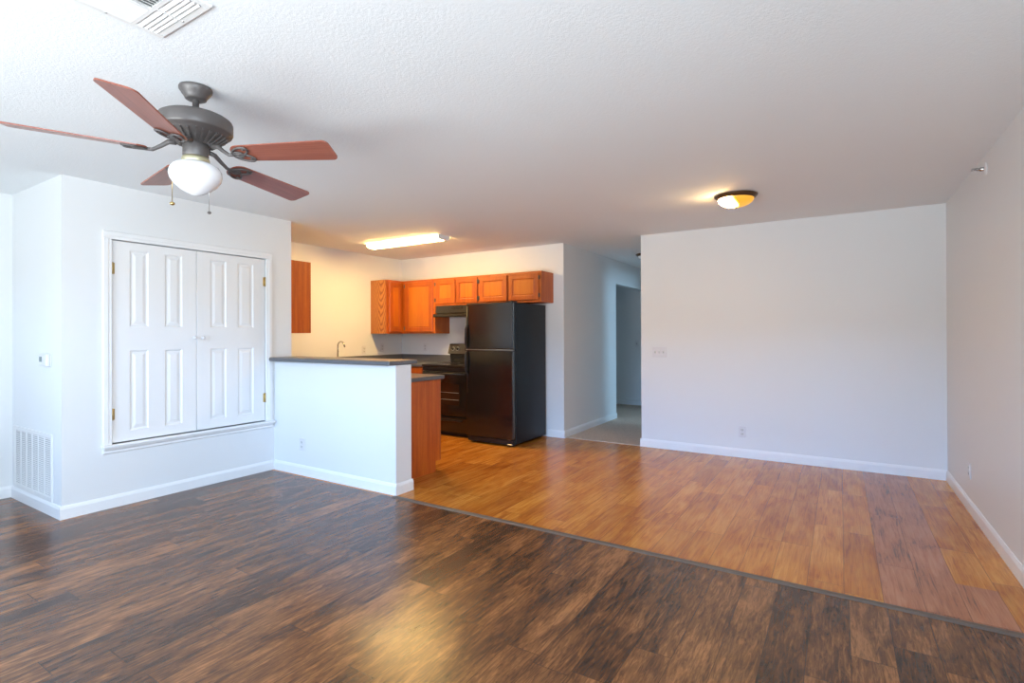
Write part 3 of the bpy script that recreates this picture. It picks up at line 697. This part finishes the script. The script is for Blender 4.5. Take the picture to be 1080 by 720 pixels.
def dome(label, loc, r, mat, drop):
    o = thing('dome_light', label, 'ceiling light', loc, 0, 'flush mount dome lights')
    MB().lathe([(r*0.9, 0), (r, -0.004), (r*1.0, -0.010), (r*0.93, -0.022), (r*0.86, -0.033), (r*0.82, -0.034), (r*0.80, -0.02), (r*0.80, 0)], 56).obj('pan', M['bronze_lit'], o)
    pr = [(r*0.835*math.cos(a), -0.031-(drop-0.031)*math.sin(a)) for a in [PI/2*i/12 for i in range(13)]]; pr[-1] = (0, pr[-1][1])
    MB().lathe(pr, 56).obj('glass_bowl', mat, o)
    MB().lathe([(0, -drop-0.014), (0.006, -drop-0.012), (0.008, -drop-0.006), (0.012, -drop+0.001), (0.0, -drop+0.002)], 16).obj('finial', M['bronze'], o)
    return o
dome('lit amber dome light with bronze rim on the ceiling before the wide wall', (-0.725, 4.65, H-0.0005), 0.165, M['bowl_glow'], 0.098)
dome('unlit dome light on the hallway ceiling, mostly hidden by the wall corner', (-2.335, 7.35, H-0.0005), 0.15, M['globe'], 0.095)

# ------------------------------------------------------------------ ceiling fan
fan = thing('ceiling_fan', 'five blade bronze and rosewood ceiling fan with white globe', 'ceiling fan', (-2.521, 1.277, H-0.0005))
ud = R(110); TILT = R(1.7); axis = Vector((-math.sin(ud), math.cos(ud), 0)); TM = Matrix.Rotation(TILT, 4, axis)
TM = Matrix.Translation((0, 0, -0.27)) @ TM @ Matrix.Translation((0, 0, 0.27))
def fpart(mb, name, mat, par=fan, tilt=False):
    return mb.obj(name, mat, par)
fpart(MB().lathe([(0, 0), (0.067, 0), (0.069, -0.006), (0.068, -0.014), (0.058, -0.030), (0.047, -0.045), (0.044, -0.053), (0.037, -0.057), (0.018, -0.058), (0, -0.058)], 48), 'canopy', M['bronze'], tilt=False)
fpart(MB().lathe([(0.014, -0.05), (0.014, -0.125), (0.020, -0.115), (0.022, -0.13), (0, -0.13)], 24), 'downrod', M['bronze'])
fpart(MB().lathe([(0, -0.122), (0.05, -0.123), (0.10, -0.128), (0.134, -0.137), (0.149, -0.147), (0.154, -0.158), (0.154, -0.200), (0.150, -0.208), (0.134, -0.213), (0.130, -0.219), (0.066, -0.262), (0.0, -0.264)], 64), 'motor_housing', M['bronze'])
mb = MB()   # cooling fins on the underside bowl
for i in range(26):
    a = 2*PI*i/26
    q = MB().prism([(0.070, -0.0035, -0.262), (0.128, -0.0035, -0.221), (0.130, -0.0035, -0.228), (0.078, -0.0035, -0.266)], (0, 0, 0), (0, 0.007, 0))
    q.xform(Matrix.Rotation(a, 4, 'Z') @ Matrix.Rotation(R(0), 4, 'Y'))
    me = bpy.data.meshes.new('tmp'); q.bm.to_mesh(me); q.bm.free(); mb.bm.from_mesh(me); bpy.data.meshes.remove(me)
fpart(mb, 'vent_fins', M['bronze'])
fpart(MB().lathe([(0, -0.258), (0.049, -0.258), (0.053, -0.264), (0.053, -0.318), (0.048, -0.326), (0.0, -0.326)], 40), 'switch_housing', M['bronze'])
fpart(MB().lathe([(0, -0.322), (0.052, -0.322), (0.057, -0.330), (0.059, -0.344), (0.053, -0.352), (0.0, -0.352)], 40), 'light_fitter', M['pale_brass'])['label'] = 'brass fitter'
fpart(MB().lathe([(0.046, -0.338), (0.052, -0.346), (0.074, -0.353), (0.095, -0.365), (0.106, -0.384), (0.109, -0.404), (0.104, -0.426), (0.088, -0.450), (0.062, -0.472), (0.035, -0.488), (0.012, -0.497), (0, -0.499)], 56), 'globe_shade', M['globe'])['label'] = 'white opal glass globe'
def rounded(r0, r1, w0, w1, rt_, rr_):
    p = []
    def arc(cx, cy, r, a0, a1, n=6):
        for i in range(n+1):
            a = a0+(a1-a0)*i/n; p.append((cx+r*math.cos(a), cy+r*math.sin(a)))
    arc(r1-rt_, w1/2-rt_, rt_, PI/2, 0); arc(r1-rt_, -w1/2+rt_, rt_, 0, -PI/2)
    arc(r0+rr_, -w0/2+rr_, rr_, -PI/2, -PI); arc(r0+rr_, w0/2-rr_, rr_, PI, PI/2)
    return p
BZ = -0.310
for k in range(5):
    an = R((-48.2, 26, 100.3, 170, 242)[k]); droop = R((0, 0.2, 1.3, 0, 0)[k])
    pose = Matrix.Rotation(an, 4, 'Z') @ Matrix.Translation((0, 0, BZ)) @ Matrix.Rotation(droop, 4, 'Y') @ Matrix.Rotation(R(-13), 4, 'X')
    out = rounded(0.185, 0.662, 0.112, 0.142, 0.028, 0.045)
    mb = MB().prism([(x, y, -0.003) for x, y in out], (0, 0, 0), (0, 0, 0.006))
    b = mb.obj('blade', M['blade'], fan); b.matrix_local = TM @ pose
    iron = MB()
    # arm from the hub then two leaf-shaped loops under the blade root
    iron.tube([(0.075, 0, 0.040), (0.105, 0, 0.038), (0.135, 0, 0.014), (0.165, 0, -0.006), (0.195, 0, -0.008)], [0.011, 0.011, 0.009, 0.008, 0.007], 10)
    for s in (-1, 1):
        ca, sa = math.cos(R(28)*s), math.sin(R(28)*s)
        loop = []
        for i in range(20):
            a = 2*PI*i/20; x = 0.046+0.046*math.cos(a); y = 0.024*math.sin(a)
            loop.append((0.190+x*ca-y*sa, x*sa+y*ca, -0.0075))
        iron.tube(loop, 0.005, 8, closed=True)
    loop = [(0.212+0.026*math.cos(2*PI*i/16), 0.020*math.sin(2*PI*i/16), -0.0075) for i in range(16)]
    iron.tube(loop, 0.0045, 8, closed=True)
    for x, y in ((0.255, 0.036), (0.255, -0.036), (0.215, 0)): iron.sphere((x, y, -0.0075), 0.007, 10, 0.6)
    o = iron.obj('blade_iron', M['bronze'], b)
for dx, dy, zt, zb, nm, mat, ln in ((-0.075, -0.066, -0.335, -0.532, 'brass pull chain with round fob', M['brass'], 0), (0.030, 0.045, -0.335, -0.566, 'dark pull chain with small fob', M['bronze'], 1)):
    mb = MB().tube([(dx*0.6, dy*0.6, zt), (dx, dy, zt-0.012), (dx, dy, zb)], 0.0016, 6)
    ch = mb.obj('pull_chain', M['brass' if ln == 0 else 'steel'], fan); ch['label'] = nm
    MB().sphere((dx, dy, zb-0.006), 0.011 if ln == 0 else 0.009, 14, 0.75).obj('fob', mat, ch)
